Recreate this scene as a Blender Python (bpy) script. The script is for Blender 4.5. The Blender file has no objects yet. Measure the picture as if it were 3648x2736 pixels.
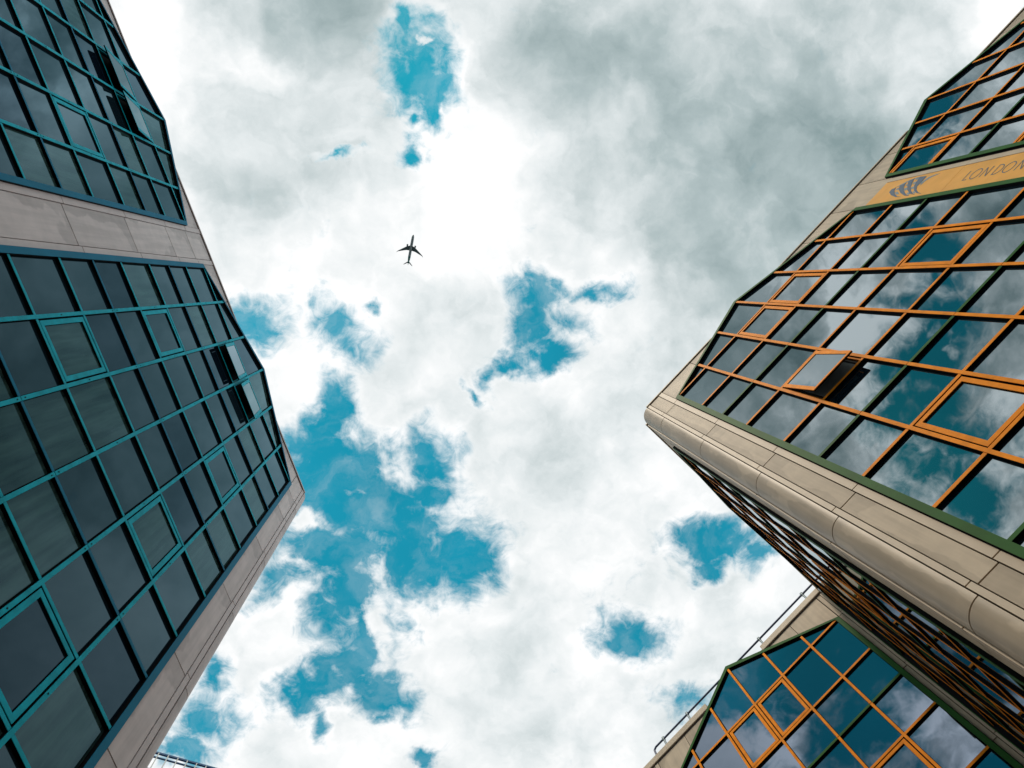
import bpy, bmesh, math, random
from mathutils import Vector, Matrix
random.seed(7)
S = bpy.context.scene
R = math.radians

# ------------------------------------------------------------------ camera
# world axes: +X = right in the picture, +Y = down in the picture, +Z = straight up
EYE = 1.6
M3 = Matrix(((0.99439095, -0.00683178, 0.105546),
             (-0.00683178, 0.99167894, 0.1285543),
             (-0.105546, -0.1285543, 0.98606989)))
right, down, fwd = M3.col[0].copy(), M3.col[1].copy(), M3.col[2].copy()
cam_data = bpy.data.cameras.new('camera')
cam = bpy.data.objects.new('camera', cam_data)
S.collection.objects.link(cam)
m = Matrix.Identity(4)
for i in range(3):
    m[i][0] = right[i]; m[i][1] = -down[i]; m[i][2] = -fwd[i]
m[2][3] = EYE
cam.matrix_world = m
cam_data.sensor_width = 36.0
cam_data.lens = 36.0 * 2700 / 3648
cam_data.clip_start = 0.1
cam_data.clip_end = 9000
S.camera = cam
S.view_settings.view_transform = 'Standard'
S.view_settings.look = 'None'
S.view_settings.exposure = 0.0
S.view_settings.gamma = 1.0
S.cycles.caustics_reflective = False; S.cycles.caustics_refractive = False
S.render.resolution_x = 1024; S.render.resolution_y = 768

# ------------------------------------------------------------------ world: sky and clouds
SUN_AZ = Vector((-0.579, -0.815, 0)).normalized()
SUN_EL = R(60)
world = bpy.data.worlds.new('World'); S.world = world
world.use_nodes = True
nt = world.node_tree; nt.nodes.clear()
def N(t, **k):
    n = nt.nodes.new(t)
    for a, b in k.items(): setattr(n, a, b)
    return n
def L(a, b): nt.links.new(a, b)
def mth(op, a, b=None, c=None, clamp=False):
    n = N('ShaderNodeMath', operation=op, use_clamp=clamp)
    for i, x in enumerate((a, b, c)):
        if x is None: continue
        if isinstance(x, (int, float)): n.inputs[i].default_value = x
        else: L(x, n.inputs[i])
    return n.outputs[0]
def vmth(op, a, b=None, c=None):
    n = N('ShaderNodeVectorMath', operation=op)
    for i, x in enumerate((a, b, c)):
        if x is None: continue
        if isinstance(x, (tuple, Vector)): n.inputs[i].default_value = x
        else: L(x, n.inputs[i])
    return n.outputs[0]
def smooth(x, lo, hi):
    n = N('ShaderNodeMapRange', interpolation_type='SMOOTHSTEP')
    L(x, n.inputs[0]); n.inputs[1].default_value = lo; n.inputs[2].default_value = hi
    return n.outputs[0]
def fbm(vec, scale, detail, rough=0.55, col=False, dist=0.0):
    n = N('ShaderNodeTexNoise')
    n.inputs['Scale'].default_value = scale; n.inputs['Detail'].default_value = detail
    n.inputs['Roughness'].default_value = rough; n.inputs['Distortion'].default_value = dist
    L(vec, n.inputs['Vector'])
    return n.outputs['Color' if col else 'Fac']
def mixc(f, a, b):
    n = N('ShaderNodeMix', data_type='RGBA')
    L(f, n.inputs['Factor'])
    for s, x in ((6, a), (7, b)):
        if isinstance(x, tuple): n.inputs[s].default_value = x
        else: L(x, n.inputs[s])
    return n.outputs[2]
# each cloud gap: centre (x, y) per metre of height above the eye, half axes, turn, weight
HOLES= [(-0.115, 0.43, 0.04, 0.06, 0, 1), (-0.10, 0.49, 0.04, 0.05, 0, 1), (-0.11, 0.29, 0.06, 0.05, 0.3, 1), (-0.05, 0.33, 0.07, 0.04, 0, 1), (-0.10, 0.36, 0.06, 0.04, 0, 1), (-0.17, 0.26, 0.04, 0.05, 0, 0.9), (-0.014, -0.272, 0.044, 0.033, 1.64, 1), (0.008, -0.243, 0.029, 0.021, -2.71, 1), (0.003, -0.217, 0.021, 0.016, 1.63, 0.9), (-0.029, -0.322, 0.015, 0.012, 1.68, 0.8), (-0.029, -0.16, 0.014, 0.014, 2.62, 0.75), (-0.023, -0.201, 0.009, 0.009, 2.65, 0.5), (-0.116, -0.16, 0.024, 0.005, 3.11, 0.4), (-0.222, 0.051, 0.042, 0.03, 3.1, 1), (-0.116, 0.056, 0.034, 0.027, -2.6, 0.95), (-0.148, 0.026, 0.016, 0.014, 3.01, 0.5), (-0.07, 0.029, 0.01, 0.01, 2.16, 0.6), (0.146, 0.008, 0.032, 0.023, -3.14, 1), (0.135, 0.054, 0.032, 0.023, 1.55, 1), (0.154, 0.082, 0.028, 0.017, 2.8, 1), (0.1, 0.103, 0.022, 0.011, 2.8, 0.7), (0.213, 0.003, 0.032, 0.014, -2.98, 0.95), (0.179, -0.003, 0.026, 0.011, 3.14, 0.7), (0.074, 0.121, 0.017, 0.009, 1.56, 0.5), (0.057, 0.15, 0.019, 0.006, 1.05, 0.45), (0.18, 0.045, 0.027, 0.022, -3.11, 0.5), (-0.131, 0.148, 0.032, 0.02, 1.6, 0.9), (-0.142, 0.181, 0.027, 0.026, 2.98, 0.95), (-0.158, 0.219, 0.047, 0.026, -3.13, 1), (-0.121, 0.248, 0.055, 0.038, -3.12, 1), (-0.065, 0.276, 0.059, 0.033, -3.12, 1), (-0.008, 0.234, 0.038, 0.029, 1.56, 0.95), (-0.06, 0.217, 0.026, 0.017, -3.12, 0.6), (-0.004, 0.273, 0.031, 0.028, 1.51, 1), (-0.085, 0.306, 0.071, 0.035, -3.11, 1), (0.034, 0.365, 0.048, 0.038, -3.06, 1), (-0.022, 0.375, 0.046, 0.036, -3.07, 1), (-0.136, 0.358, 0.074, 0.037, -3.11, 1), (-0.105, 0.418, 0.056, 0.028, 1.58, 1), (-0.101, 0.473, 0.04, 0.018, 1.58, 1), (-0.197, 0.395, 0.045, 0.023, 2.6, 0.85), (-0.12, 0.518, 0.031, 0.023, 1.56, 1), (-0.077, 0.56, 0.038, 0.032, -2.35, 1), (-0.072, 0.596, 0.015, 0.013, -2.9, 0.8), (-0.167, 0.552, 0.043, 0.023, 3.0, 0.95), (-0.18, 0.58, 0.019, 0.016, -3.03, 0.9), (-0.151, 0.523, 0.027, 0.02, 2.55, 0.8), (-0.309, 0.589, 0.039, 0.035, 1.55, 0.75), (-0.34, 0.626, 0.031, 0.023, -3.06, 0.85), (-0.296, 0.523, 0.026, 0.017, 2.03, 0.6), (-0.155, 0.611, 0.017, 0.014, 1.54, 0.55), (-0.02, 0.666, 0.015, 0.01, -3.03, 0.5), (-0.039, 0.467, 0.02, 0.013, 1.56, 0.4), (0.4, 0.36, 0.054, 0.026, -3.09, 1), (0.457, 0.366, 0.025, 0.011, -2.92, 0.8), (0.391, 0.389, 0.023, 0.016, -3.04, 0.85), (0.285, 0.503, 0.048, 0.024, -2.98, 0.85), (0.366, 0.591, 0.042, 0.025, -3.04, 0.6), (0.063, -0.624, 0.02, 0.013, -1.66, 0.8), (0.011, -0.698, 0.038, 0.031, -1.77, 1), (-0.036, -0.716, 0.03, 0.023, -1.76, 0.9), (-0.059, -0.666, 0.046, 0.016, -1.64, 0.7), (-0.088, -0.721, 0.039, 0.035, -2.04, 1), (-0.149, -0.688, 0.052, 0.047, -2.09, 1), (-0.207, -0.706, 0.048, 0.04, -1.88, 1), (-0.149, -0.634, 0.025, 0.02, -1.77, 0.7), (-0.223, -0.647, 0.047, 0.032, -1.73, 0.7), (-0.263, -0.742, 0.066, 0.041, -1.72, 1), (-0.312, -0.687, 0.048, 0.037, -1.81, 1), (-0.353, -0.77, 0.055, 0.049, -2.22, 0.9), (0.188, -0.679, 0.049, 0.023, 2.17, 1), (0.122, -0.668, 0.051, 0.023, 2.0, 0.9), (0.131, -0.733, 0.025, 0.019, -1.7, 0.8), (0.217, -0.695, 0.024, 0.022, -1.81, 0.7), (-0.591, -0.519, 0.184, 0.1, -1.73, 1), (-0.697, -0.585, 0.112, 0.067, -1.77, 1), (-0.622, -0.411, 0.068, 0.062, -2.54, 1)]
NEG= [(-0.16, 0.315, 0.02, 0.016, -3.11, 0.8), (-0.09, 0.28, 0.026, 0.008, -3.12, 0.5), (-0.169, 0.373, 0.029, 0.008, -3.11, 0.5), (-0.079, 0.373, 0.025, 0.012, 1.91, 0.5), (-0.075, 0.468, 0.069, 0.016, 1.58, 0.9), (-0.007, -0.302, 0.008, 0.005, 3.06, 0.9), (0.021, -0.217, 0.01, 0.006, 1.6, 0.5), (-0.715, -0.724, 0.07, 0.05, -1.85, 1), (-0.698, -0.445, 0.057, 0.027, -1.73, 0.9), (-0.715, -0.371, 0.04, 0.035, -2.11, 0.8), (-0.533, -0.585, 0.031, 0.017, -1.73, 0.6), (-0.578, -0.558, 0.026, 0.017, -1.77, 0.55), (-0.622, -0.629, 0.027, 0.018, -1.78, 0.5), (-0.673, -0.532, 0.028, 0.025, -2.49, 0.6), (-0.147, -0.709, 0.015, 0.01, -1.71, 0.8)]
SHADE= [(0.432, -0.212, 0.31, 0.187, 3.13, 0.85), (0.498, -0.085, 0.174, 0.116, 2.68, 0.5), (-0.177, -0.205, 0.113, 0.1, 2.88, 0.30), (-0.13, -0.332, 0.152, 0.055, 3.09, 0.30), (0.149, -0.317, 0.137, 0.088, 3.08, 0.42), (0.346, 0.041, 0.118, 0.087, -3.1, 0.25), (0.079, 0.188, 0.098, 0.057, -3.12, 0.15), (0.041, 0.497, 0.047, 0.025, -3.08, 0.15), (0.14, 0.564, 0.181, 0.084, -3.07, 0.1), (-0.262, -0.108, 0.068, 0.041, 3.09, 0.25), (-0.135, -0.131, 0.069, 0.034, 3.11, 0.25), (-0.165, -0.43, 0.12, 0.11, -2.14, 0.8), (0.076, -0.767, 0.085, 0.075, -1.92, 0.5), (-0.101, -0.798, 0.061, 0.055, -2.69, 0.45)]
BRIGHT= [(-0.326, -0.289, 0.107, 0.055, 1.65, 1), (-0.21, -0.269, 0.036, 0.017, -2.75, 0.5), (0.067, -0.163, 0.133, 0.094, 1.59, 0.8), (0.763, -0.363, 0.053, 0.039, -3.12, 1), (-0.31, -0.021, 0.102, 0.041, 1.28, 0.7), (-0.154, -0.04, 0.087, 0.063, 3.09, 0.4), (0.032, -0.252, 0.024, 0.021, 1.71, 0.6), (-0.106, -0.583, 0.06, 0.053, -2.85, 0.7), (-0.09, -0.637, 0.034, 0.031, -2.05, 0.5), (-0.272, -0.546, 0.043, 0.04, -2.23, 0.2), (-0.15, -0.62, 0.16, 0.10, -2.2, 0.5), (-0.33, -0.62, 0.10, 0.10, -2.2, 0.5), (-0.70, -0.72, 0.12, 0.09, -1.85, 0.9)]

tc = N('ShaderNodeTexCoord')
sep = N('ShaderNodeSeparateXYZ'); L(tc.outputs['Generated'], sep.inputs[0])
zc = mth('MAXIMUM', sep.outputs[2], 0.06)
cmb = N('ShaderNodeCombineXYZ')
L(mth('DIVIDE', sep.outputs[0], zc), cmb.inputs[0]); L(mth('DIVIDE', sep.outputs[1], zc), cmb.inputs[1])
sepq = N('ShaderNodeSeparateXYZ'); L(cmb.outputs[0], sepq.inputs[0])
Q = cmb.outputs[0]                                   # a flat cloud layer overhead
w1 = vmth('SCALE', vmth('SUBTRACT', fbm(Q, 9.0, 3, 0.5, True), (0.5, 0.5, 0.5))); w1.node.inputs['Scale'].default_value = 0.075
w2 = vmth('SCALE', vmth('SUBTRACT', fbm(Q, 34.0, 5, 0.6, True), (0.5, 0.5, 0.5))); w2.node.inputs['Scale'].default_value = 0.04
P = vmth('ADD', vmth('ADD', Q, w1), w2)
def blobs(vec, lst, grow, acc=0.0, mx=False):
    for (x, y, a, b, rot, w) in lst:
        mp = N('ShaderNodeMapping', vector_type='TEXTURE')
        L(vec, mp.inputs['Vector'])
        mp.inputs['Location'].default_value = (x, y, 0)
        mp.inputs['Rotation'].default_value = (0, 0, rot)
        mp.inputs['Scale'].default_value = (a * grow, b * grow, 1)
        g = N('ShaderNodeTexGradient', gradient_type='SPHERICAL'); L(mp.outputs[0], g.inputs[0])
        if mx: acc = mth('MAXIMUM', mth('MULTIPLY', g.outputs['Fac'], 0.38 + 0.62 * w), acc)
        else: acc = mth('MULTIPLY_ADD', g.outputs['Fac'], w, acc)
    return acc
hole = blobs(P, HOLES, 2.3, 0.0, True)
neg = blobs(P, NEG, 1.5)
hole = mth('SUBTRACT', hole, mth('MULTIPLY', smooth(neg, 0.05, 0.7), 0.34))
# outside the picture: a broken layer with larger gaps
far = smooth(vmth('LENGTH', Q).node.outputs['Value'], 0.80, 1.05)
fargap = smooth(fbm(Q, 3.1, 5, 0.5), 0.50, 0.62)
hole = mth('MAXIMUM', hole, mth('MULTIPLY', mth('MULTIPLY', far, fargap), 0.9))
north = smooth(mth('MULTIPLY', sepq.outputs[1], -1.0), 0.37, 0.50)    # broken, more contrasted cumulus that way
wisp = fbm(Q, 8.5, 13, 0.60, dist=0.8)
curl = fbm(Q, 36.0, 9, 0.64, dist=0.9)
nz = mth('ADD', mth('MULTIPLY', mth('SUBTRACT', wisp, 0.5), 2.7), mth('MULTIPLY', mth('SUBTRACT', curl, 0.5), 1.6))
dens = mth('ADD', mth('MULTIPLY_ADD', hole, -2.2, 1.37), nz)
cover = smooth(dens, -0.34, 1.0)
veil = mth('MULTIPLY', smooth(fbm(P, 10.0, 8, 0.62, dist=1.0), 0.42, 0.78), 0.20)
cover = mth('MAXIMUM', cover, mth('MULTIPLY', veil, mth('SUBTRACT', 1.0, north)))
# light and grey of the clouds themselves
sh = blobs(P, SHADE, 1.5); br = blobs(P, BRIGHT, 1.5)
soft = fbm(Q, 6.0, 6, 0.52, dist=0.3)
puff = fbm(P, 15.0, 9, 0.56, dist=0.4)
amp = mth('MULTIPLY_ADD', north, 1.7, 1.05)
lum = mth('ADD', 0.80, mth('MULTIPLY', mth('ADD', mth('SUBTRACT', soft, 0.5), mth('MULTIPLY', north, -0.06)), amp))
lum = mth('ADD', lum, mth('MULTIPLY', mth('SUBTRACT', puff, 0.5), mth('MULTIPLY_ADD', north, 1.1, 0.66)))
lum = mth('SUBTRACT', lum, mth('MULTIPLY', sh, 0.74))
lum = mth('ADD', lum, mth('MULTIPLY', br, 0.5))
lum = mth('ADD', lum, mth('MULTIPLY', smooth(hole, 0.05, 0.35), 0.14), None, True)   # sunlit rims round the gaps
ramp = N('ShaderNodeValToRGB'); L(lum, ramp.inputs[0])
cr = ramp.color_ramp
K = 10.0
cr.elements[0].position = 0.0; cr.elements[0].color = (0.25, 0.34, 0.35, 1)
cr.elements[1].position = 1.0; cr.elements[1].color = (1.06, 1.06, 1.06, 1)
e = cr.elements.new(0.33); e.color = (0.45, 0.54, 0.55, 1)
e = cr.elements.new(0.7); e.color = (0.80, 0.85, 0.86, 1)
cloud = vmth('SCALE', ramp.outputs[0])
L(mth('MULTIPLY', mth('MULTIPLY_ADD', mth('MULTIPLY', north, smooth(lum, 0.6, 1.1)), 0.40, 1.0), K), cloud.node.inputs['Scale'])
sky = N('ShaderNodeTexSky'); sky.sky_type = 'NISHITA'
sky.sun_disc = False; sky.sun_elevation = SUN_EL
sky.sun_rotation = math.atan2(SUN_AZ.x, SUN_AZ.y)
sky.air_density = 1.0; sky.dust_density = 0.4; sky.ozone_density = 2.0
blue = vmth('MULTIPLY', sky.outputs[0], (0.035, 0.72, 0.60))
blue = vmth('ADD', blue, (0.08, 1.85, 2.65))          # the photograph's teal blue
tone = mth('MULTIPLY', mth('MULTIPLY_ADD', fbm(Q, 4.0, 3), 0.5, 0.75), mth('MULTIPLY_ADD', north, -0.46, 1.0))
blue = vmth('SCALE', blue); L(tone, blue.node.inputs['Scale'])
bg = N('ShaderNodeBackground'); bg.inputs['Strength'].default_value = 0.1
L(mixc(cover, blue, cloud), bg.inputs['Color'])
wo = N('ShaderNodeOutputWorld'); L(bg.outputs[0], wo.inputs['Surface'])

# ------------------------------------------------------------------ sun
sd = bpy.data.lights.new('sun', 'SUN'); sd.energy = 1.8; sd.angle = R(5); sd.color = (1.0, 0.86, 0.70)
sun = bpy.data.objects.new('sun', sd); S.collection.objects.link(sun)
sv = Vector((SUN_AZ.x * math.cos(SUN_EL), SUN_AZ.y * math.cos(SUN_EL), math.sin(SUN_EL)))
sun.rotation_euler = sv.to_track_quat('Z', 'Y').to_euler()
sun.location = (0, 0, 60)

# ------------------------------------------------------------------ materials
def mat(name, col, rough=0.5, metal=0.0, ior=1.45, noise=0.0, nscale=3.0, stain=0.0, bump=0.0, spec=0.5):
    mt = bpy.data.materials.new(name); mt.use_nodes = True
    t = mt.node_tree; b = t.nodes['Principled BSDF']
    b.inputs['Base Color'].default_value = (*col, 1); b.inputs['Roughness'].default_value = rough
    b.inputs['Metallic'].default_value = metal; b.inputs['IOR'].default_value = ior
    b.inputs['Specular IOR Level'].default_value = spec
    if noise or stain:
        co = t.nodes.new('ShaderNodeTexCoord')
        nz = t.nodes.new('ShaderNodeTexNoise'); nz.inputs['Scale'].default_value = nscale; nz.inputs['Detail'].default_value = 6
        t.links.new(co.outputs['Object'], nz.inputs['Vector'])
        mr = t.nodes.new('ShaderNodeMapRange'); mr.inputs[1].default_value = 0.3; mr.inputs[2].default_value = 0.7
        mr.inputs[3].default_value = 1 - noise; mr.inputs[4].default_value = 1 + noise
        t.links.new(nz.outputs['Fac'], mr.inputs[0])
        fac = mr.outputs[0]
        if stain:      # dirty tide mark left along the top and one side of each panel
            s = t.nodes.new('ShaderNodeSeparateXYZ'); t.links.new(co.outputs['Generated'], s.inputs[0])
            n2 = t.nodes.new('ShaderNodeTexNoise'); n2.inputs['Scale'].default_value = 1.3; n2.inputs['Detail'].default_value = 3
            t.links.new(co.outputs['Object'], n2.inputs['Vector'])
            def mm(op, a, b_=None):
                k = t.nodes.new('ShaderNodeMath'); k.operation = op
                for i, x in enumerate((a, b_)):
                    if x is None: continue
                    if isinstance(x, float): k.inputs[i].default_value = x
                    else: t.links.new(x, k.inputs[i])
                return k.outputs[0]
            e1 = mm('MULTIPLY', mm('SUBTRACT', 1.0, s.outputs[2]), 2.4)
            e2 = mm('MULTIPLY', s.outputs[0], 1.7)
            d = mm('MINIMUM', e1, e2)
            d = mm('ADD', d, mm('MULTIPLY', mm('SUBTRACT', n2.outputs['Fac'], 0.5), 2.2))
            r2 = t.nodes.new('ShaderNodeMapRange'); r2.interpolation_type = 'SMOOTHSTEP'
            r2.inputs[1].default_value = 0.28; r2.inputs[2].default_value = 0.42
            r2.inputs[3].default_value = 1 - stain; r2.inputs[4].default_value = 1.0
            t.links.new(d, r2.inputs[0])
            mp = t.nodes.new('ShaderNodeMapping'); mp.inputs['Scale'].default_value = (7, 7, 0.45)     # rain streaks
            t.links.new(co.outputs['Object'], mp.inputs[0])
            n3 = t.nodes.new('ShaderNodeTexNoise'); n3.inputs['Scale'].default_value = 1.4; n3.inputs['Detail'].default_value = 5
            t.links.new(mp.outputs[0], n3.inputs['Vector'])
            r3 = t.nodes.new('ShaderNodeMapRange'); r3.inputs[1].default_value = 0.35; r3.inputs[2].default_value = 0.62
            r3.inputs[3].default_value = 0.84; r3.inputs[4].default_value = 1.0
            t.links.new(n3.outputs['Fac'], r3.inputs[0])
            oi = t.nodes.new('ShaderNodeObjectInfo')
            fac = mm('MULTIPLY', fac, mm('ADD', 0.94, mm('MULTIPLY', oi.outputs['Random'], 0.10)))
            fac = mm('MULTIPLY', fac, r3.outputs[0])
            fac = mm('MULTIPLY', fac, r2.outputs[0])
        v = t.nodes.new('ShaderNodeVectorMath'); v.operation = 'SCALE'; v.inputs[0].default_value = col
        t.links.new(fac, v.inputs['Scale']); t.links.new(v.outputs[0], b.inputs['Base Color'])
    if bump:
        co = t.nodes.new('ShaderNodeTexCoord')
        nb = t.nodes.new('ShaderNodeTexNoise'); nb.inputs['Scale'].default_value = nscale * 0.6; nb.inputs['Detail'].default_value = 2
        t.links.new(co.outputs['Object'], nb.inputs['Vector'])
        bp = t.nodes.new('ShaderNodeBump'); bp.inputs['Strength'].default_value = bump; bp.inputs['Distance'].default_value = 0.02
        t.links.new(nb.outputs['Fac'], bp.inputs['Height']); t.links.new(bp.outputs[0], b.inputs['Normal'])
    return mt
M = {}
M['orange'] = mat('orange_frame', (0.98, 0.30, 0.008), 0.55, noise=0.16, nscale=5, spec=0.08)
M['green'] = mat('green_frame', (0.028, 0.125, 0.024), 0.55, noise=0.15, nscale=2, spec=0.08)
M['teal'] = mat('teal_frame', (0.004, 0.46, 0.58), 0.55, noise=0.18, nscale=5, spec=0.08)
M['deep'] = mat('deep_blue_frame', (0.004, 0.19, 0.32), 0.55, noise=0.12, nscale=1.5, spec=0.08)
M['gasket_shade'] = mat('black_gasket_and_shade', (0.004, 0.004, 0.005), 0.7, spec=0.1)  # real seals, plus shade painted on the sides and undersides of bars
M['tan'] = mat('cream_cladding', (0.62, 0.505, 0.37), 0.55, noise=0.07, nscale=4, stain=0.17, spec=0.2)
M['tan2'] = mat('cream_cladding_trim', (0.60, 0.49, 0.36), 0.5, noise=0.08, nscale=3, spec=0.25)
M['tanround'] = mat('cream_corner_panel', (0.60, 0.49, 0.36), 0.42, noise=0.07, nscale=3, stain=0.18, spec=0.3)
M['greyround'] = mat('grey_corner_panel', (0.68, 0.585, 0.57), 0.45, noise=0.07, nscale=3, stain=0.2, spec=0.3)
M['grey'] = mat('grey_cladding', (0.74, 0.64, 0.62), 0.45, noise=0.06, nscale=4, stain=0.2, spec=0.3)
M['grey2'] = mat('grey_cladding_trim', (0.68, 0.585, 0.57), 0.42, noise=0.06, nscale=3, spec=0.3)
M['joint'] = mat('dark_joint_backing', (0.035, 0.022, 0.024), 0.8, spec=0.1)  # dark backing showing through the gaps between panels
M['brownj'] = mat('coping_brown', (0.06, 0.035, 0.03), 0.6)
M['yellow'] = mat('yellow_sign', (0.92, 0.45, 0.08), 0.4, noise=0.08, nscale=2.2, bump=0.9, spec=0.15)
M['ink'] = mat('grey_lettering', (0.13, 0.14, 0.14), 0.5)
M['inkblue'] = mat('blue_emblem', (0.035, 0.085, 0.15), 0.5)
M['inkpale'] = mat('pale_blue_emblem', (0.20, 0.27, 0.30), 0.5)
M['railing'] = mat('painted_rail', (0.05, 0.07, 0.14), 0.4)
M['galv'] = mat('galvanised_post', (0.22, 0.27, 0.29), 0.45, metal=0.3)
M['whitebar'] = mat('white_baluster', (0.75, 0.75, 0.70), 0.5)
M['bluerail'] = mat('blue_rail', (0.03, 0.11, 0.25), 0.4)
M['roof'] = mat('roof_felt', (0.09, 0.09, 0.09), 0.9, noise=0.2, nscale=2)
M['plane'] = mat('aircraft_grey', (0.30, 0.36, 0.38), 0.35)
M['planedark'] = mat('aircraft_dark', (0.10, 0.15, 0.16), 0.4)
M['planegreen'] = mat('aircraft_green', (0.02, 0.16, 0.14), 0.4)
M['blind'] = mat('roller_blind', (0.22, 0.24, 0.24), 0.9)
def glass(name, body, ior, tint=(1, 1, 1), curtain=0.0, floor=0.0, wob=0.006):
    """dark tinted pane: a coloured mirror coat whose strength follows Fresnel, over a dark body"""
    mt = bpy.data.materials.new(name); mt.use_nodes = True
    t = mt.node_tree; t.nodes.clear()
    nn = lambda k: t.nodes.new(k)
    co = nn('ShaderNodeTexCoord')
    nb = nn('ShaderNodeTexNoise'); nb.inputs['Scale'].default_value = 0.9; nb.inputs['Detail'].default_value = 1
    t.links.new(co.outputs['Object'], nb.inputs['Vector'])
    bp = nn('ShaderNodeBump'); bp.inputs['Strength'].default_value = 0.25; bp.inputs['Distance'].default_value = wob
    t.links.new(nb.outputs['Fac'], bp.inputs['Height'])
    df = nn('ShaderNodeBsdfDiffuse'); df.inputs['Color'].default_value = (*body, 1)
    gl = nn('ShaderNodeBsdfGlossy'); gl.inputs['Color'].default_value = (*tint, 1); gl.inputs['Roughness'].default_value = 0.012
    t.links.new(bp.outputs[0], gl.inputs['Normal'])
    fr_ = nn('ShaderNodeFresnel'); fr_.inputs['IOR'].default_value = ior; t.links.new(bp.outputs[0], fr_.inputs['Normal'])
    ad = nn('ShaderNodeMath'); ad.operation = 'ADD'; ad.use_clamp = True; ad.inputs[1].default_value = floor
    t.links.new(fr_.outputs[0], ad.inputs[0])
    gz = nn('ShaderNodeMapRange'); gz.inputs[1].default_value = 0.35 if ior < 2 else 0.6; gz.inputs[2].default_value = 0.75 if ior < 2 else 0.95   # the tint washes out at grazing angles
    t.links.new(fr_.outputs[0], gz.inputs[0])
    tm = nn('ShaderNodeMix'); tm.data_type = 'RGBA'; tm.inputs[6].default_value = (*tint, 1); tm.inputs[7].default_value = (0.95, 0.97, 1.0, 1)
    t.links.new(gz.outputs[0], tm.inputs['Factor']); t.links.new(tm.outputs[2], gl.inputs['Color'])
    mx = nn('ShaderNodeMixShader'); t.links.new(ad.outputs[0], mx.inputs[0]); t.links.new(df.outputs[0], mx.inputs[1]); t.links.new(gl.outputs[0], mx.inputs[2])
    out = nn('ShaderNodeOutputMaterial'); t.links.new(mx.outputs[0], out.inputs['Surface'])
    if curtain:        # net curtain hanging close behind the tinted glass
        wv = nn('ShaderNodeTexNoise'); wv.inputs['Scale'].default_value = 1.0; wv.inputs['Detail'].default_value = 3
        mp = nn('ShaderNodeMapping'); mp.inputs['Scale'].default_value = (9, 9, 0.7)
        t.links.new(co.outputs['Object'], mp.inputs[0]); t.links.new(mp.outputs[0], wv.inputs['Vector'])
        cr_ = nn('ShaderNodeValToRGB'); t.links.new(wv.outputs['Fac'], cr_.inputs[0])
        cr_.color_ramp.elements[0].position = 0.35; cr_.color_ramp.elements[0].color = (0.012 * curtain, 0.028 * curtain, 0.028 * curtain, 1)
        cr_.color_ramp.elements[1].position = 0.70; cr_.color_ramp.elements[1].color = (0.06 * curtain, 0.12 * curtain, 0.11 * curtain, 1)
        t.links.new(cr_.outputs[0], df.inputs['Color'])
    return mt
M['glassR'] = glass('solar_mirror_glass', (0.004, 0.012, 0.02), 3.5, (0.82, 0.95, 1.0), wob=0.011)
M['glassR2'] = glass('solar_mirror_glass_deep', (0.004, 0.012, 0.02), 2.9, (0.66, 0.80, 1.0), wob=0.009)
M['glassL'] = glass('grey_tinted_glass', (0.008, 0.018, 0.026), 1.52, (0.42, 0.70, 0.84))
M['glassL2'] = glass('grey_tinted_glass_net', (0.01, 0.02, 0.02), 1.50, (0.42, 0.72, 0.84), curtain=0.8)
M['glassL3'] = glass('grey_tinted_glass_dark', (0.004, 0.010, 0.018), 1.46, (0.38, 0.64, 0.80))

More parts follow.
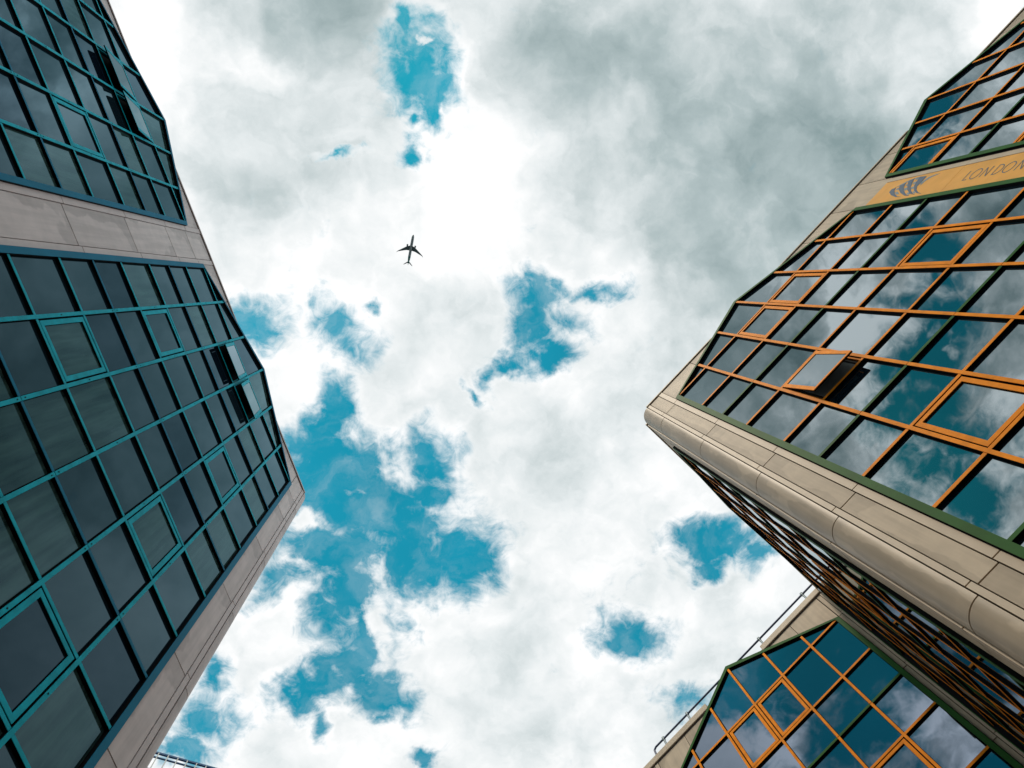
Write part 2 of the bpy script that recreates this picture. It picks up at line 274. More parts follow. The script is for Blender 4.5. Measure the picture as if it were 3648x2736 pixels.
# ------------------------------------------------------------------ mesh helpers
class Frame:
    """facade coordinates: a along the wall, h height above the eye, w out of the wall"""
    def __init__(s, origin, along, out): s.o, s.t, s.n = origin, along, out
    def __call__(s, a, h, w): return s.o + s.t * a + s.n * w + Vector((0, 0, h + EYE))
class MB:
    def __init__(s): s.bm = bmesh.new(); s.mats = []
    def mi(s, m):
        if m not in s.mats: s.mats.append(m)
        return s.mats.index(m)
    def hexa(s, p, m):
        v = [s.bm.verts.new(x) for x in p]
        k = s.mi(m)
        for f in ((0, 1, 2, 3), (7, 6, 5, 4), (0, 4, 5, 1), (1, 5, 6, 2), (2, 6, 7, 3), (3, 7, 4, 0)):
            fc = s.bm.faces.new([v[i] for i in f]); fc.material_index = k
    def prism(s, fr, pts, w0, w1, m, xf=None):
        k = s.mi(m); n = len(pts)
        f = (lambda a, h, w: fr(*xf(a, h, w))) if xf else fr
        lo = [s.bm.verts.new(f(a, h, w0)) for a, h in pts]; hi = [s.bm.verts.new(f(a, h, w1)) for a, h in pts]
        fs = [s.bm.faces.new(lo[::-1]), s.bm.faces.new(hi)]
        for i in range(n): fs.append(s.bm.faces.new([lo[i], lo[(i + 1) % n], hi[(i + 1) % n], hi[i]]))
        for x in fs: x.material_index = k
    def box(s, fr, a0, a1, h0, h1, w0, w1, m, xf=None):
        s.prism(fr, [(a0, h0), (a1, h0), (a1, h1), (a0, h1)], w0, w1, m, xf)
    def bar(s, fr, p, q, wd, w0, w1, m, side=0.0):
        d = Vector((q[0] - p[0], q[1] - p[1])); d.normalize(); nn = Vector((-d.y, d.x))
        u, v = nn * (side + wd / 2), nn * (side - wd / 2)
        s.prism(fr, [(p[0] + v.x, p[1] + v.y), (q[0] + v.x, q[1] + v.y), (q[0] + u.x, q[1] + u.y), (p[0] + u.x, p[1] + u.y)], w0, w1, m)
    def ribbon(s, fr, pts, wd, w0, w1, m, closed=False):
        n = len(pts); P_ = [Vector(p) for p in pts]; l, r = [], []
        for i in range(n):
            a = P_[i - 1] if (i > 0 or closed) else None
            b = P_[(i + 1) % n] if (i < n - 1 or closed) else None
            d1 = (P_[i] - a).normalized() if a is not None else None
            d2 = (b - P_[i]).normalized() if b is not None else None
            if d1 is None: d1 = d2
            if d2 is None: d2 = d1
            n1, n2 = Vector((-d1.y, d1.x)), Vector((-d2.y, d2.x))
            nn = n1 + n2
            if nn.length < 1e-3: nn = n1.copy()
            nn.normalize(); k = min(1 / max(nn.dot(n1), 0.35), 2.6)
            l.append(P_[i] + nn * k * wd / 2); r.append(P_[i] - nn * k * wd / 2)
        for i in range(n if closed else n - 1):
            j = (i + 1) % n
            s.prism(fr, [tuple(r[i]), tuple(r[j]), tuple(l[j]), tuple(l[i])], w0, w1, m)
    def tube(s, p, q, r, m, seg=10):
        d = (q - p).normalized(); u = d.orthogonal().normalized(); v = d.cross(u); k = s.mi(m)
        A, B = [], []
        for i in range(seg):
            an = 2 * math.pi * i / seg; o = u * math.cos(an) * r + v * math.sin(an) * r
            A.append(s.bm.verts.new(p + o)); B.append(s.bm.verts.new(q + o))
        for i in range(seg):
            f = s.bm.faces.new([A[i], A[(i + 1) % seg], B[(i + 1) % seg], B[i]]); f.material_index = k; f.smooth = True
        for c in (A[::-1], B): f = s.bm.faces.new(c); f.material_index = k
    def build(s, name, parent=None, origin=None, bevel=0.0):
        for ed in s.bm.edges:
            if len({f.smooth for f in ed.link_faces}) > 1: ed.smooth = False
        o0 = Vector(origin) if origin is not None else (root_of(parent) if parent else Vector((0, 0, 0)))
        bmesh.ops.recalc_face_normals(s.bm, faces=s.bm.faces)
        bmesh.ops.translate(s.bm, verts=s.bm.verts, vec=-o0)
        me = bpy.data.meshes.new(name); s.bm.to_mesh(me); s.bm.free()
        for m_ in s.mats: me.materials.append(M[m_])
        o = bpy.data.objects.new(name, me); S.collection.objects.link(o)
        if parent: o.parent = parent
        else: o.location = o0
        if bevel:
            b = o.modifiers.new('bevel', 'BEVEL'); b.width = bevel; b.segments = 2; b.limit_method = 'ANGLE'
        return o
def root_of(o):
    while o.parent: o = o.parent
    return o.location.copy()
def thing(name, label, cat, loc):
    o = bpy.data.objects.new(name, None); S.collection.objects.link(o); o.location = loc
    o['label'] = label; o['category'] = cat; o.empty_display_size = 0.5
    return o
def px(p):
    d = p - Vector((0, 0, EYE)); z = d.dot(fwd)
    if z <= 0.01: return (-9999, -9999)
    return (512 + d.dot(right) / z * 757.9, 384 + d.dot(down) / z * 757.9)
def seen(ps):
    q = [px(p) for p in ps]
    q = [(min(max(x, 0), 1024), min(max(y, 0), 768)) for x, y in q]
    return abs(sum(q[i][0] * q[(i + 1) % len(q)][1] - q[(i + 1) % len(q)][0] * q[i][1] for i in range(len(q)))) / 2

# ------------------------------------------------------------------ facades
def gable(a0, a1, hA, rise):
    mid = (a0 + a1) / 2
    return lambda a: hA + rise * (1 - abs(a - mid) / ((a1 - a0) / 2))
def bay(B, fr, a0, a1, rows, bottom, st, cas, panes, glass_pick, rise=1.86, first_green=2):
    """one glazed bay: edge frame with a gabled head, five mullions, transoms, panes, opening lights"""
    hA = rows[0]; g = gable(a0, a1, hA, rise); n = 6; cw = (a1 - a0) / n
    mid = (a0 + a1) / 2
    e = MB(); ew = 0.11
    for x0 in (a0, a1 - ew):
        e.box(fr, x0, x0 + ew, bottom, hA, 0.048, 0.055, st['edge'])
        e.box(fr, x0 + 0.002, x0 + ew - 0.002, bottom, hA - 0.002, -0.10, 0.048, 'gasket_shade')  # edge frame sides painted black as shade, colour only on the cap
    sl = rise / ((a1 - a0) / 2)
    dd = ew * math.sqrt(1 + sl * sl)
    for z0, z1, o_, mt in ((0.048, 0.055, 0.0, st['slope']), (-0.10, 0.048, 0.002, 'gasket_shade')):
        e.prism(fr, [(a0 + o_, hA), (a0 + ew - o_, hA), (mid, hA + rise - dd + o_), (mid, hA + rise - o_)], z0, z1, mt)
        e.prism(fr, [(a1 - o_, hA), (mid, hA + rise - o_), (mid, hA + rise - dd + o_), (a1 - ew + o_, hA)], z0, z1, mt)
    # black gasket backing, and the side cheeks of the part that rises above the roof
    bk = [(a0 + 0.02, bottom), (a1 - 0.02, bottom), (a1 - 0.02, hA), (mid, hA + rise - 0.03), (a0 + 0.02, hA)]
    e.prism(fr, bk, -0.16, -0.045, 'gasket_shade')
    e.build('bay_frame', B)
    pr = st['protr']; fw = st['face'] / 2
    # mullions
    for i in range(1, n):
        a = a0 + cw * i; top = g(a) - dd * 0.96
        mb = MB()
        cuts = [bottom] + [r for k, r in reversed(list(enumerate(rows))) if k % 3 == first_green and r > bottom + 0.2] + [top]
        for c0, c1 in zip(cuts[:-1], cuts[1:]):
            mb.box(fr, a - fw, a + fw, c0 + 0.007, c1 - 0.007, pr - 0.006, pr, st['vert'])
            mb.box(fr, a - fw + 0.002, a + fw - 0.002, c0 - 0.007, c1 - 0.007, -0.04, pr - 0.006, 'gasket_shade')  # mullion sides: shade put into the colour behind the thin cap
            if st['screws']:
                for hh in (c0 + 0.09, (c0 + c1) / 2, c1 - 0.09):
                    mb.box(fr, a - 0.008, a + 0.008, hh - 0.010, hh + 0.010, pr - 0.002, pr + 0.005, 'gasket_shade')
        mb.build('mullion', B)
    # transoms, one length per row, butted between mullions
    for k, r in enumerate(rows):
        if r < bottom + 0.1: continue
        mb = MB(); mt = st['green'] if k % 3 == first_green else st['trans']
        for i in range(n):
            x0, x1 = a0 + cw * i + fw, a0 + cw * (i + 1) - fw
            if i == 0: x0 = a0 + ew
            if i == n - 1: x1 = a1 - ew
            mb.box(fr, x0 + 0.003, x1 - 0.003, r - fw, r + fw, pr - 0.014, pr - 0.008, mt)
            mb.box(fr, x0 + 0.003, x1 - 0.003, r - fw + 0.002, r + fw - 0.002, -0.04, pr - 0.014, 'gasket_shade')  # underside shade painted black, only the front cap is coloured
        mb.build('transom', B)
    # panes
    lines = [None] + list(rows) + [bottom]
    for k in range(len(rows) + 1):
        for i in range(n):
            x0, x1 = a0 + cw * i, a0 + cw * (i + 1)
            lo = lines[k + 1]
            l0 = x0 + (ew if i == 0 else fw) + 0.010; l1 = x1 - (ew if i == n - 1 else fw) - 0.010
            b0 = lo + fw + 0.012
            if k == 0:
                gg = lambda x: g(x) - dd - 0.012
                pts = [(l0, b0), (l1, b0)]
                if gg(l1) > b0 + 0.02: pts.append((l1, gg(l1)))
                if gg(l0) > b0 + 0.02: pts.append((l0, gg(l0)))
                if len(pts) == 3:
                    z0, z1 = gg(l0), gg(l1)
                    xz = l0 + (b0 - z0) / (z1 - z0) * (l1 - l0)
                    pts = [(xz, b0), (l1, b0), (l1, z1)] if z1 > z0 else [(l0, b0), (xz, b0), (l0, z0)]
            else:
                t1 = lines[k] - fw - 0.012
                pts = [(l0, b0), (l1, b0), (l1, t1), (l0, t1)]
            c = cas.get((i, k))
            if c is None:
                panes.append((fr, pts, None, glass_pick(fr, i, k)))
                continue
            t1 = lines[k] - fw; l0 = x0 + fw + 0.004; l1 = x1 - fw - 0.004; b0 = lo + fw + 0.004
            th = R(c)
            hin = t1 - 0.02
            def xf(a, h, w, th=th, hin=hin):
                return (a, hin - (hin - h) * math.cos(th) + w * math.sin(th), w * math.cos(th) + (hin - h) * math.sin(th))
            cf = MB(); W = 0.075; V_ = st.get('rail', 0.075); sp = st.get('sash', 0.05)
            # fixed rebate round the opening light
            if c:
                for (p0, p1, q0, q1) in ((l0, l0 + 0.03, b0, t1), (l1 - 0.03, l1, b0, t1), (l0 + 0.03, l1 - 0.03, b0, b0 + 0.03), (l0 + 0.03, l1 - 0.03, t1 - 0.03, t1)):
                    cf.box(fr, p0, p1, q0, q1, -0.04, 0.006, st['cas'])
            s0, s1, s2, s3 = l0 + 0.022, l1 - 0.022, b0 + 0.022, t1 - 0.022
            z0, z1 = (0.012, 0.012 + sp) if c else (-0.02, 0.030)
            if not c: V_ = 0.075
            q = [(s0, s2), (s1, s2), (s1, s3), (s0, s3)]
            qi = [(s0 + W, s2 + V_), (s1 - W, s2 + V_), (s1 - W, s3 - V_), (s0 + W, s3 - V_)]
            for j in range(4):
                j2 = (j + 1) % 4
                cf.prism(fr, [q[j], q[j2], qi[j2], qi[j]], z1 - st.get('cap', 0.03), z1, st['cas'], xf)
                cf.prism(fr, [q[j], q[j2], qi[j2], qi[j]], z0, z1 - st.get('cap', 0.03), 'gasket_shade', xf)  # back and sides of the sash painted black to stand for shade
            co = cf.build('casement', B)
            gp = [(qi[0][0] + 0.006, qi[0][1] + 0.006), (qi[1][0] - 0.006, qi[1][1] + 0.006), (qi[2][0] - 0.006, qi[2][1] - 0.006), (qi[3][0] + 0.006, qi[3][1] - 0.006)]
            pm = MB(); pm.prism(fr, gp, z0 + 0.012, z0 + 0.024, glass_pick(fr, i, k), xf)
            pm.build('glass_pane', co)
            if c and not st['screws']:      # blind over the black backing, which is painted to stand for an unlit room
                rm = MB(); rm.box(fr, l0 + 0.1, l1 - 0.1, b0 + 0.03, t1 - 0.55, -0.044, -0.038, 'blind')
                rm.build('roller_blind', B)
def panes_out(B, panes):
    sc = []
    for fr, pts, _, mt in panes:
        sc.append((seen([fr(a, h, 0) for a, h in pts]), fr, pts, mt))
    sc.sort(key=lambda x: -x[0])
    rest = MB(); nrest = 0
    for k, (s_, fr, pts, mt) in enumerate(sc):
        tl = R(random.gauss(0, 0.17)); t2 = R(random.gauss(0, 0.17))
        ca = sum(p[0] for p in pts) / len(pts); ch = sum(p[1] for p in pts) / len(pts)
        xf = lambda a, h, w: (a, h, w + (h - ch) * tl + (a - ca) * t2)
        if k < 100 - B.get('ncas', 0) and s_ > 2:
            mb = MB(); mb.prism(fr, pts, -0.030, -0.012, mt, xf); mb.build('glass_pane', B)
        else: rest.prism(fr, pts, -0.030, -0.012, mt, xf); nrest += 1
    if nrest:
        o = rest.build('glass_pane', B); o['kind'] = 'stuff'
    if 'ncas' in B: del B['ncas']
def panel(B, fr, a0, a1, h0, h1, m, w=0.0, gap=0.012, name='cladding_panel', poly=None):
    mb = MB()
    if poly: mb.prism(fr, poly, w - 0.03, w, m)
    else: mb.box(fr, a0 + gap, a1 - gap, h0 + gap, h1 - gap, w - 0.03, w, m)
    return mb.build(name, B)
def strip_panels(B, fr, a0, a1, joints, m, m2, tl=0.13, tr=0.13, w=0.0, skip=None):
    """a vertical band of panels with a narrow trim strip on either side"""
    for h1, h0 in zip(joints[:-1], joints[1:]):
        if skip and skip(h0, h1): continue
        panel(B, fr, a0 + tl, a1 - tr, h0, h1, m, w)
        mb = MB()
        if tl and tr:
            m3 = MB(); m3.box(fr, a1 - tr + 0.004, a1 - 0.004, h0 + 0.10, h1 + 0.10 - 0.02, w - 0.03, w + 0.006, m2); m3.build('trim_strip', B)
        if tl: mb.box(fr, a0 + 0.006, a0 + tl - 0.004, h0 + 0.10, h1 + 0.10 - 0.02, w - 0.03, w + 0.006, m2)
        elif tr: mb.box(fr, a1 - tr + 0.004, a1 - 0.004, h0 + 0.10, h1 + 0.10 - 0.02, w - 0.03, w + 0.006, m2)
        if tl or tr: mb.build('trim_strip', B)
def shoulder(B, fr, a0, a1, hA, roof, m, rise=1.86):
    """cladding between the roof line and the gabled head of a bay, cut at each mullion"""
    g = gable(a0, a1, hA, rise); cw = (a1 - a0) / 6
    for sgn in (1, -1):
        for i in range(2):
            x0, x1 = (a0 + cw * i, a0 + cw * (i + 1)) if sgn > 0 else (a1 - cw * (i + 1), a1 - cw * i)
            def gl(x): return g(x) - 0.03
            if sgn > 0:
                if gl(x0) > roof: continue
                xe = min(x1, a0 + (roof - hA + 0.03) / rise * 3 * cw)
                poly = [(x0 + 0.007, gl(x0)), (xe - 0.007, gl(xe)), (xe - 0.007, roof), (x0 + 0.007, roof)]
            else:
                if gl(x1) > roof: continue
                xe = max(x0, a1 - (roof - hA + 0.03) / rise * 3 * cw)
                poly = [(xe + 0.007, gl(xe)), (x1 - 0.007, gl(x1)), (x1 - 0.007, roof), (xe + 0.007, roof)]
            panel(B, fr, 0, 0, 0, 0, m, 0.0, poly=poly)
def coping(B, fr, a0, a1, roof, m, holes=()):
    """thin dark flashing and a pale rolled capping along the roof line, stopped at each gable"""
    cur = a0
    segs = []
    for x0, x1 in sorted(holes): segs.append((cur, x0)); cur = x1
    segs.append((cur, a1))
    for s0, s1 in segs:
        mb = MB()
        mb.box(fr, s0, s1, roof + 0.008, roof + 0.03, -0.30, 0.006, 'brownj')
        mb.box(fr, s0, s1, roof + 0.034, roof + 0.105, -0.30, 0.03, m)
        mb.build('coping', B, bevel=0.02)
def roundcorner(B, o, t, n, r, joints, m, ao, do, sgn, top):
    """quarter-round corner: centre at a = ao (+r), depth do + r; sgn = side the building ends on"""
    for h1, h0 in zip(joints[:-1], joints[1:]):
        mb = MB(); k = mb.mi(m); seg = 14
        ring0, ring1, in0, in1 = [], [], [], []
        for i in range(seg + 1):
            an = math.pi / 2 * i / seg
            for rr, A, Bq in ((r, ring0, ring1), (r - 0.03, in0, in1)):
                p = o + t * (ao + sgn * rr * math.sin(an)) + n * (do + r - rr * math.cos(an))
                A.append(mb.bm.verts.new(p + Vector((0, 0, h0 + 0.010 + EYE)))); Bq.append(mb.bm.verts.new(p + Vector((0, 0, h1 - 0.010 + EYE))))
        for i in range(seg):
            for A, Bq in ((ring0, ring1), (in0, in1)):
                f = mb.bm.faces.new([A[i], A[i + 1], Bq[i + 1], Bq[i]]); f.smooth = True; f.material_index = k
            for A, Bq in ((ring0, in0), (ring1, in1)):
                f = mb.bm.faces.new([A[i], A[i + 1], Bq[i + 1], Bq[i]]); f.material_index = k
        for i in (0, seg):
            f = mb.bm.faces.new([ring0[i], ring1[i], in1[i], in0[i]]); f.material_index = k
        mb.build('corner_panel', B)
def vdir(deg): return Vector((math.cos(R(deg)), math.sin(R(deg)), 0))
def tdir(deg): return Vector((-math.sin(R(deg)), math.cos(R(deg)), 0))
Z0 = -EYE      # height of the ground in eye-relative metres

# ================================================================== building on the left
nL, tL = vdir(160.75), tdir(160.75); DL = 5.197
frL = Frame(nL * DL, tL, -nL)
LB = thing('office_building', 'dark glass office building with teal window bars and grey cladding, filling the left side', 'building', nL * (DL + 4) + tL * 5)
rowsL = [19.75, 18.35, 17.18, 16.02, 14.62, 13.46, 12.30, 10.89, 9.71, 8.57, 7.17, 6.0, 4.84]
botL = 3.6; roofL = 20.76
jL = [roofL, 19.51, 18.09, 15.80, 13.25, 10.70, 8.42, 6.0, 3.6]
stL = dict(edge='deep', slope='gasket_shade', vert='teal', trans='teal', green='deep', cas='teal', face=0.058, protr=0.042, screws=True, rail=0.028, sash=0.030, cap=0.008)
stL['slope'] = 'deep'
baysL = [(-3.685, 2.315), (3.300, 9.340), (10.33, 16.37)]
def pickL(fr, i, k):
    random.seed(hash((round(fr.o.x * 100), i, k)) & 0xffff)
    r = random.random()
    return 'glassL2' if r < 0.30 else ('glassL3' if r < 0.4 else 'glassL')
casL = [{(2, 1): 6.3, (3, 1): 6.3, (1, 4): 0, (4, 4): 0, (1, 7): 0, (4, 7): 0, (1, 10): 0, (4, 10): 0},
        {(2, 1): 6.5, (3, 1): 6.5, (1, 4): 0, (4, 4): 0, (4, 7): 0, (1, 7): 0}, {(1, 4): 0, (3, 7): 0}]

panes = []
for (a0, a1), c in zip(baysL, casL):
    bay(LB, frL, a0, a1, rowsL, botL, stL, c, panes, pickL)
    shoulder(LB, frL, a0, a1, rowsL[0], roofL, 'grey')
LB['ncas'] = 14
panes_out(LB, panes)
for a0, a1 in ((2.315, 3.300), (9.340, 10.33)):
    strip_panels(LB, frL, a0, a1, jL, 'grey', 'grey2', 0.13, 0.13)
strip_panels(LB, frL, -4.215, -3.685, jL, 'grey', 'grey2', 0.10, 0.0)
strip_panels(LB, frL, 16.37, 17.3, jL, 'grey', 'grey2', 0.13, 0.1)
rL = 0.28
roundcorner(LB, Vector((0, 0, 0)), tL, nL, rL, [h - 0.12 if h < roofL else h + 0.10 for h in jL + [1.2, Z0 + 0.12]], 'greyround', -4.235, DL, -1, roofL)
coping(LB, frL, -4.235, 17.3, roofL, 'grey2', [((a0 + a1) / 2 - 1.40, (a0 + a1) / 2 + 1.40) for a0, a1 in baysL])
core = MB()
core.box(frL, -4.235, 17.3, Z0, botL - 0.01, -0.30, -0.012, 'grey2')
core.box(frL, -4.235, 17.3, botL, roofL, -0.30, -0.17, 'joint')
for a0, a1 in ((-4.235, -3.69), (2.32, 3.295), (9.345, 10.325), (16.375, 17.3)):
    core.box(frL, a0, a1, botL, roofL, -0.169, -0.034, 'joint')
for a0, a1 in baysL:       # backing of the shoulders beside each gable
    for s_, x in ((1, a0), (-1, a1)):
        core.prism(frL, [(x, rowsL[0]), (x + s_ * 1.6, roofL), (x, roofL)], -0.169, -0.165, 'joint')
core.build('wall', LB)
side = MB(); frLs = Frame(tL * (-4.235 - rL), nL, -tL)
side.box(frLs, DL + rL, DL + 9, Z0, roofL, -0.3, -0.02, 'grey2')
for k in range(5):
    for h1, h0 in zip(jL[:-1], jL[1:]):
        side.box(frLs, DL + rL + 0.02 + k * 1.74, DL + rL + 1.74 + k * 1.74, h0 + 0.01, h1 - 0.01, -0.02, 0.0, 'grey')
side.build('side_wall', LB)
rf = MB(); rf.box(frL, -4.4, 17.3, roofL - 0.6, roofL - 0.3, -9.0, -0.31, 'roof')
rf.box(frL, -4.5, 17.3, Z0, roofL - 0.61, -9.0, -8.8, 'grey2'); rf.box(frL, 17.0, 17.29, Z0, roofL - 0.61, -8.79, -0.31, 'grey2')
rf.build('roof', LB)

# ================================================================== L-shaped building on the right
nR, tR = vdir(43.1), tdir(43.1); DR = 5.935
frR = Frame(nR * DR, tR, -nR)
RB = thing('university_building', 'mirrored glass building with orange window bars, tan rounded corner and yellow sign, right side', 'building', nR * (DR + 5) - tR * 7)
rowsR = [16.97, 15.48, 14.33, 13.175, 11.68, 10.53, 9.37, 7.92, 6.76, 5.6]
botR = 4.1; roofR = 18.12
jR = [roofR, 16.85, 14.27, 11.66, 9.28, 6.70, 4.1]
stR = dict(edge='green', slope='green', vert='orange', trans='orange', green='green', cas='orange', face=0.060, protr=0.045, screws=False, sash=0.034, rail=0.062, cap=0.014)
def pickR(fr, i, k): return 'glassR'
def pickR3(fr, i, k): return 'glassR2'
panes = []
bR1, bR2 = (-8.04, -1.985), (-15.05, -8.99)
# columns count from the far end of each bay (a0) towards the rounded corner
casR1 = {(2, 1): 0, (3, 1): 0, (4, 4): 7.8, (1, 4): 0, (4, 7): 0, (1, 7): 0}
casR2 = {(5, 1): 0, (5, 4): 0}

bay(RB, frR, *bR1, rowsR, botR, stR, casR1, panes, pickR)
bay(RB, frR, *bR2, rowsR, botR, stR, casR2, panes, pickR)
for b in (bR1, bR2): shoulder(RB, frR, *b, rowsR[0], roofR, 'tan')
# return wall seen edge on, and the set-back wing facing the same way as the front
uF2 = -1.157
frF2 = Frame(tR * uF2, nR, tR)
bF2 = (6.66, 12.66)
bay(RB, frF2, *bF2, rowsR, botR, dict(stR, protr=0.022, face=0.050), {(2, 4): 0}, panes, pickR)
shoulder(RB, frF2, *bF2, rowsR[0], roofR, 'tan')
D3 = 12.76
frF3 = Frame(nR * D3, tR, -nR)
bF3 = (-0.925, 5.06)
casF3 = {(2, 1): 0, (3, 1): 0, (1, 4): 0}
rowsF3 = [16.80, 15.33, 14.21, 13.07, 11.62, 10.48, 9.33, 7.9, 6.75, 5.6]
bay(RB, frF3, *bF3, rowsF3, botR, stR, casF3, panes, pickR3)
shoulder(RB, frF3, *bF3, rowsF3[0], roofR, 'tan')
RB['ncas'] = 13
panes_out(RB, panes)
# cladding
strip_panels(RB, frR, -1.985, -1.470, jR, 'tan', 'tan2', 0.12, 0.085)
SIGN_TOP = 16.71
strip_panels(RB, frR, -8.99, -8.04, [roofR, SIGN_TOP], 'tan', 'tan2', 0.0, 0.0)
jS = [SIGN_TOP, 14.13, 11.55, 8.97, 6.6, 4.1]
signs = []
for h1, h0 in zip(jS[:-1], jS[1:]):
    sg = MB(); sg.box(frR, -8.80, -8.055, h0 + 0.004, h1 - 0.004, -0.02, 0.012, 'yellow')
    signs.append(sg.build('sign_panel', RB))
    ts = MB(); ts.box(frR, -8.985, -8.945, h0, h1 - 0.006, -0.03, 0.004, 'gasket_shade'); ts.build('seal_strip', RB)
    ts = MB(); ts.box(frR, -8.94, -8.815, h0, h1 - 0.01, -0.03, 0.014, 'tan2'); ts.build('trim_strip', RB)
rR = 0.28
roundcorner(RB, Vector((0, 0, 0)), tR, nR, rR, [h - 0.10 if h < roofR else h + 0.06 for h in jR + [1.3, Z0 + 0.1]], 'tanround', -1.457, DR, 1, roofR)
strip_panels(RB, frR, -16.3, -15.06, jR, 'tan', 'tan2', 0.12, 0.12)
# dark strip and cheek on the return wall
strip_panels(RB, frF2, DR + rR + 0.02, 6.655, jR, 'tan', 'tan2', 0.12, 0.0, w=0.0)
strip_panels(RB, frF3, uF2 + 0.01, -0.93, jR, 'tan', 'tan2', 0.09, 0.0)
strip_panels(RB, frF3, 5.065, 6.05, jR, 'tan', 'tan2', 0.12, 0.12)
coping(RB, frR, -16.3, -1.457, roofR, 'tan2', [((b[0] + b[1]) / 2 - 1.20, (b[0] + b[1]) / 2 + 1.20) for b in (bR1, bR2)])
coping(RB, frF2, DR + rR, D3 - 0.02, roofR, 'tan2', [((bF2[0] + bF2[1]) / 2 - 1.2, (bF2[0] + bF2[1]) / 2 + 1.2)])
def coping3(a0, a1):
    mb = MB()
    mb.box(frF3, a0, a1, roofR - 0.16, roofR - 0.125, -0.3, 0.016, 'brownj')
    mb.box(frF3, a0, a1, roofR - 0.12, roofR + 0.10, -0.3, 0.045, 'tan2')
    mb.build('coping', RB, bevel=0.03)
coping3(uF2 + 0.01, (bF3[0] + bF3[1]) / 2 - 1.05); coping3((bF3[0] + bF3[1]) / 2 + 1.05, 13.0)
core = MB()
core.box(frR, -16.3, -1.457, Z0, botR - 0.01, -0.40, -0.012, 'tan2')
core.box(frR, -16.3, -1.457, botR, roofR, -0.40, -0.17, 'joint')
for a0, a1 in ((-16.3, -15.055), (-8.985, -8.045), (-1.98, -1.457)): core.box(frR, a0, a1, botR, roofR, -0.169, -0.034, 'joint')
core.box(frF2, DR + rR, D3, Z0, botR - 0.01, -0.30, -0.012, 'tan2')
core.box(frF2, DR + rR, D3, botR, roofR, -0.30, -0.17, 'joint')
core.box(frF2, DR + rR, 6.655, botR, roofR, -0.169, -0.034, 'joint')
core.box(frF3, uF2, 13.0, Z0, botR - 0.01, -0.40, -0.012, 'tan2')
core.box(frF3, uF2, 13.0, botR, roofR, -0.40, -0.17, 'joint')
for a0, a1 in ((uF2 + 0.01, -0.93), (5.065, 13.0)): core.box(frF3, a0, a1, botR, roofR, -0.169, -0.034, 'joint')
for fr, bb, rr in ((frR, bR1, rowsR), (frR, bR2, rowsR), (frF2, bF2, rowsR), (frF3, bF3, rowsF3)):
    for s_, x in ((1, bb[0]), (-1, bb[1])):
        core.prism(fr, [(x, rr[0]), (x + s_ * 1.8, roofR - 0.01), (x, roofR - 0.01)], -0.169, -0.165, 'joint')
core.build('wall', RB)
for k in range(2):
    strip_panels(RB, frF3, 6.06 + 3.47 * k, 6.06 + 3.47 * (k + 1), jR, 'tan', 'tan2', 0.12, 0.12)
rf = MB()
rf.box(frR, -16.3, -1.6, roofR - 0.7, roofR - 0.3, -12.0, -0.41, 'roof')
rf.box(frF3, uF2 - 0.1, 13.0, roofR - 0.7, roofR - 0.3, -6.0, -0.41, 'roof')
rf.box(frR, -16.3, -16.0, Z0, roofR - 0.71, -12.0, -0.41, 'tan2')
rf.box(frF3, 12.7, 13.0, Z0, roofR - 0.71, -6.0, -0.41, 'tan2')
rf.box(frF3, -15.0, 13.0, Z0, roofR - 0.71, -6.4, -6.01, 'tan2')
rf.build('roof', RB)

# lettering and emblem on the sign
def lx(x): return 13.755 - x          # reading direction runs down the wall
def ly(y): return -8.325 - 0.250 * y  # cap height
lt = None
def stroke(mb, pts, w1, closed=False): lt.ribbon(frR, [(ly(y), lx(x)) for x, y in pts], 0.020, 0.0125, w1, 'ink', closed)
def oval(cx, rx): return [(cx + rx * math.cos(2 * math.pi * i / 28), 0.5 + 0.52 * math.sin(2 * math.pi * i / 28)) for i in range(28)]
lt = MB(); stroke(lt, [(0.01, 1.0), (0.01, 0.02), (0.115, 0.02)], 0.0150); lt.build('letter', signs[1])
lt = MB(); stroke(lt, oval(0.262, 0.112), 0.0150, True); lt.build('letter', signs[1])
def letterN(x):
    global lt
    lt = MB()
    stroke(lt, [(x, 0.0), (x, 1.0)], 0.0150); stroke(lt, [(x + 0.004, 0.98), (x + 0.148, 0.02)], 0.0156); stroke(lt, [(x + 0.152, 0.0), (x + 0.152, 1.0)], 0.0162); lt.build('letter', signs[1])
letterN(0.458)
dx = 0.762
lt = MB()
stroke(lt, [(dx, 0.02), (dx, 0.98), (dx + 0.05, 0.98)] + [(dx + 0.05 + 0.11 * math.sin(a_), 0.5 + 0.48 * math.cos(a_)) for a_ in [math.pi * i / 12 for i in range(1, 12)]] + [(dx + 0.05, 0.02)], 0.0150, True)
lt.build('letter', signs[1]); lt = MB(); stroke(lt, oval(1.086, 0.112), 0.0150, True); lt.build('letter', signs[1])
letterN(1.300)
EM = dict(
C1=[(-8.423,16.172),(-8.516,16.182),(-8.541,16.058),(-8.44,15.996),(-8.326,15.852),(-8.215,15.643),(-8.169,15.445),(-8.209,15.703),(-8.303,15.963)],
C2=[(-8.582,15.968),(-8.627,15.804),(-8.508,15.737),(-8.371,15.582),(-8.237,15.366),(-8.162,15.167),(-8.194,15.369),(-8.313,15.636),(-8.464,15.875)],
C3=[(-8.681,15.773),(-8.741,15.619),(-8.607,15.547),(-8.457,15.445),(-8.32,15.28),(-8.203,15.086),(-8.159,14.976),(-8.225,15.224),(-8.374,15.468),(-8.537,15.651)],
C4=[(-8.754,15.454),(-8.722,15.209),(-8.53,15.186),(-8.438,15.208),(-8.324,15.108),(-8.223,14.947),(-8.155,14.764),(-8.207,14.979),(-8.316,15.186),(-8.486,15.363),(-8.651,15.43)])
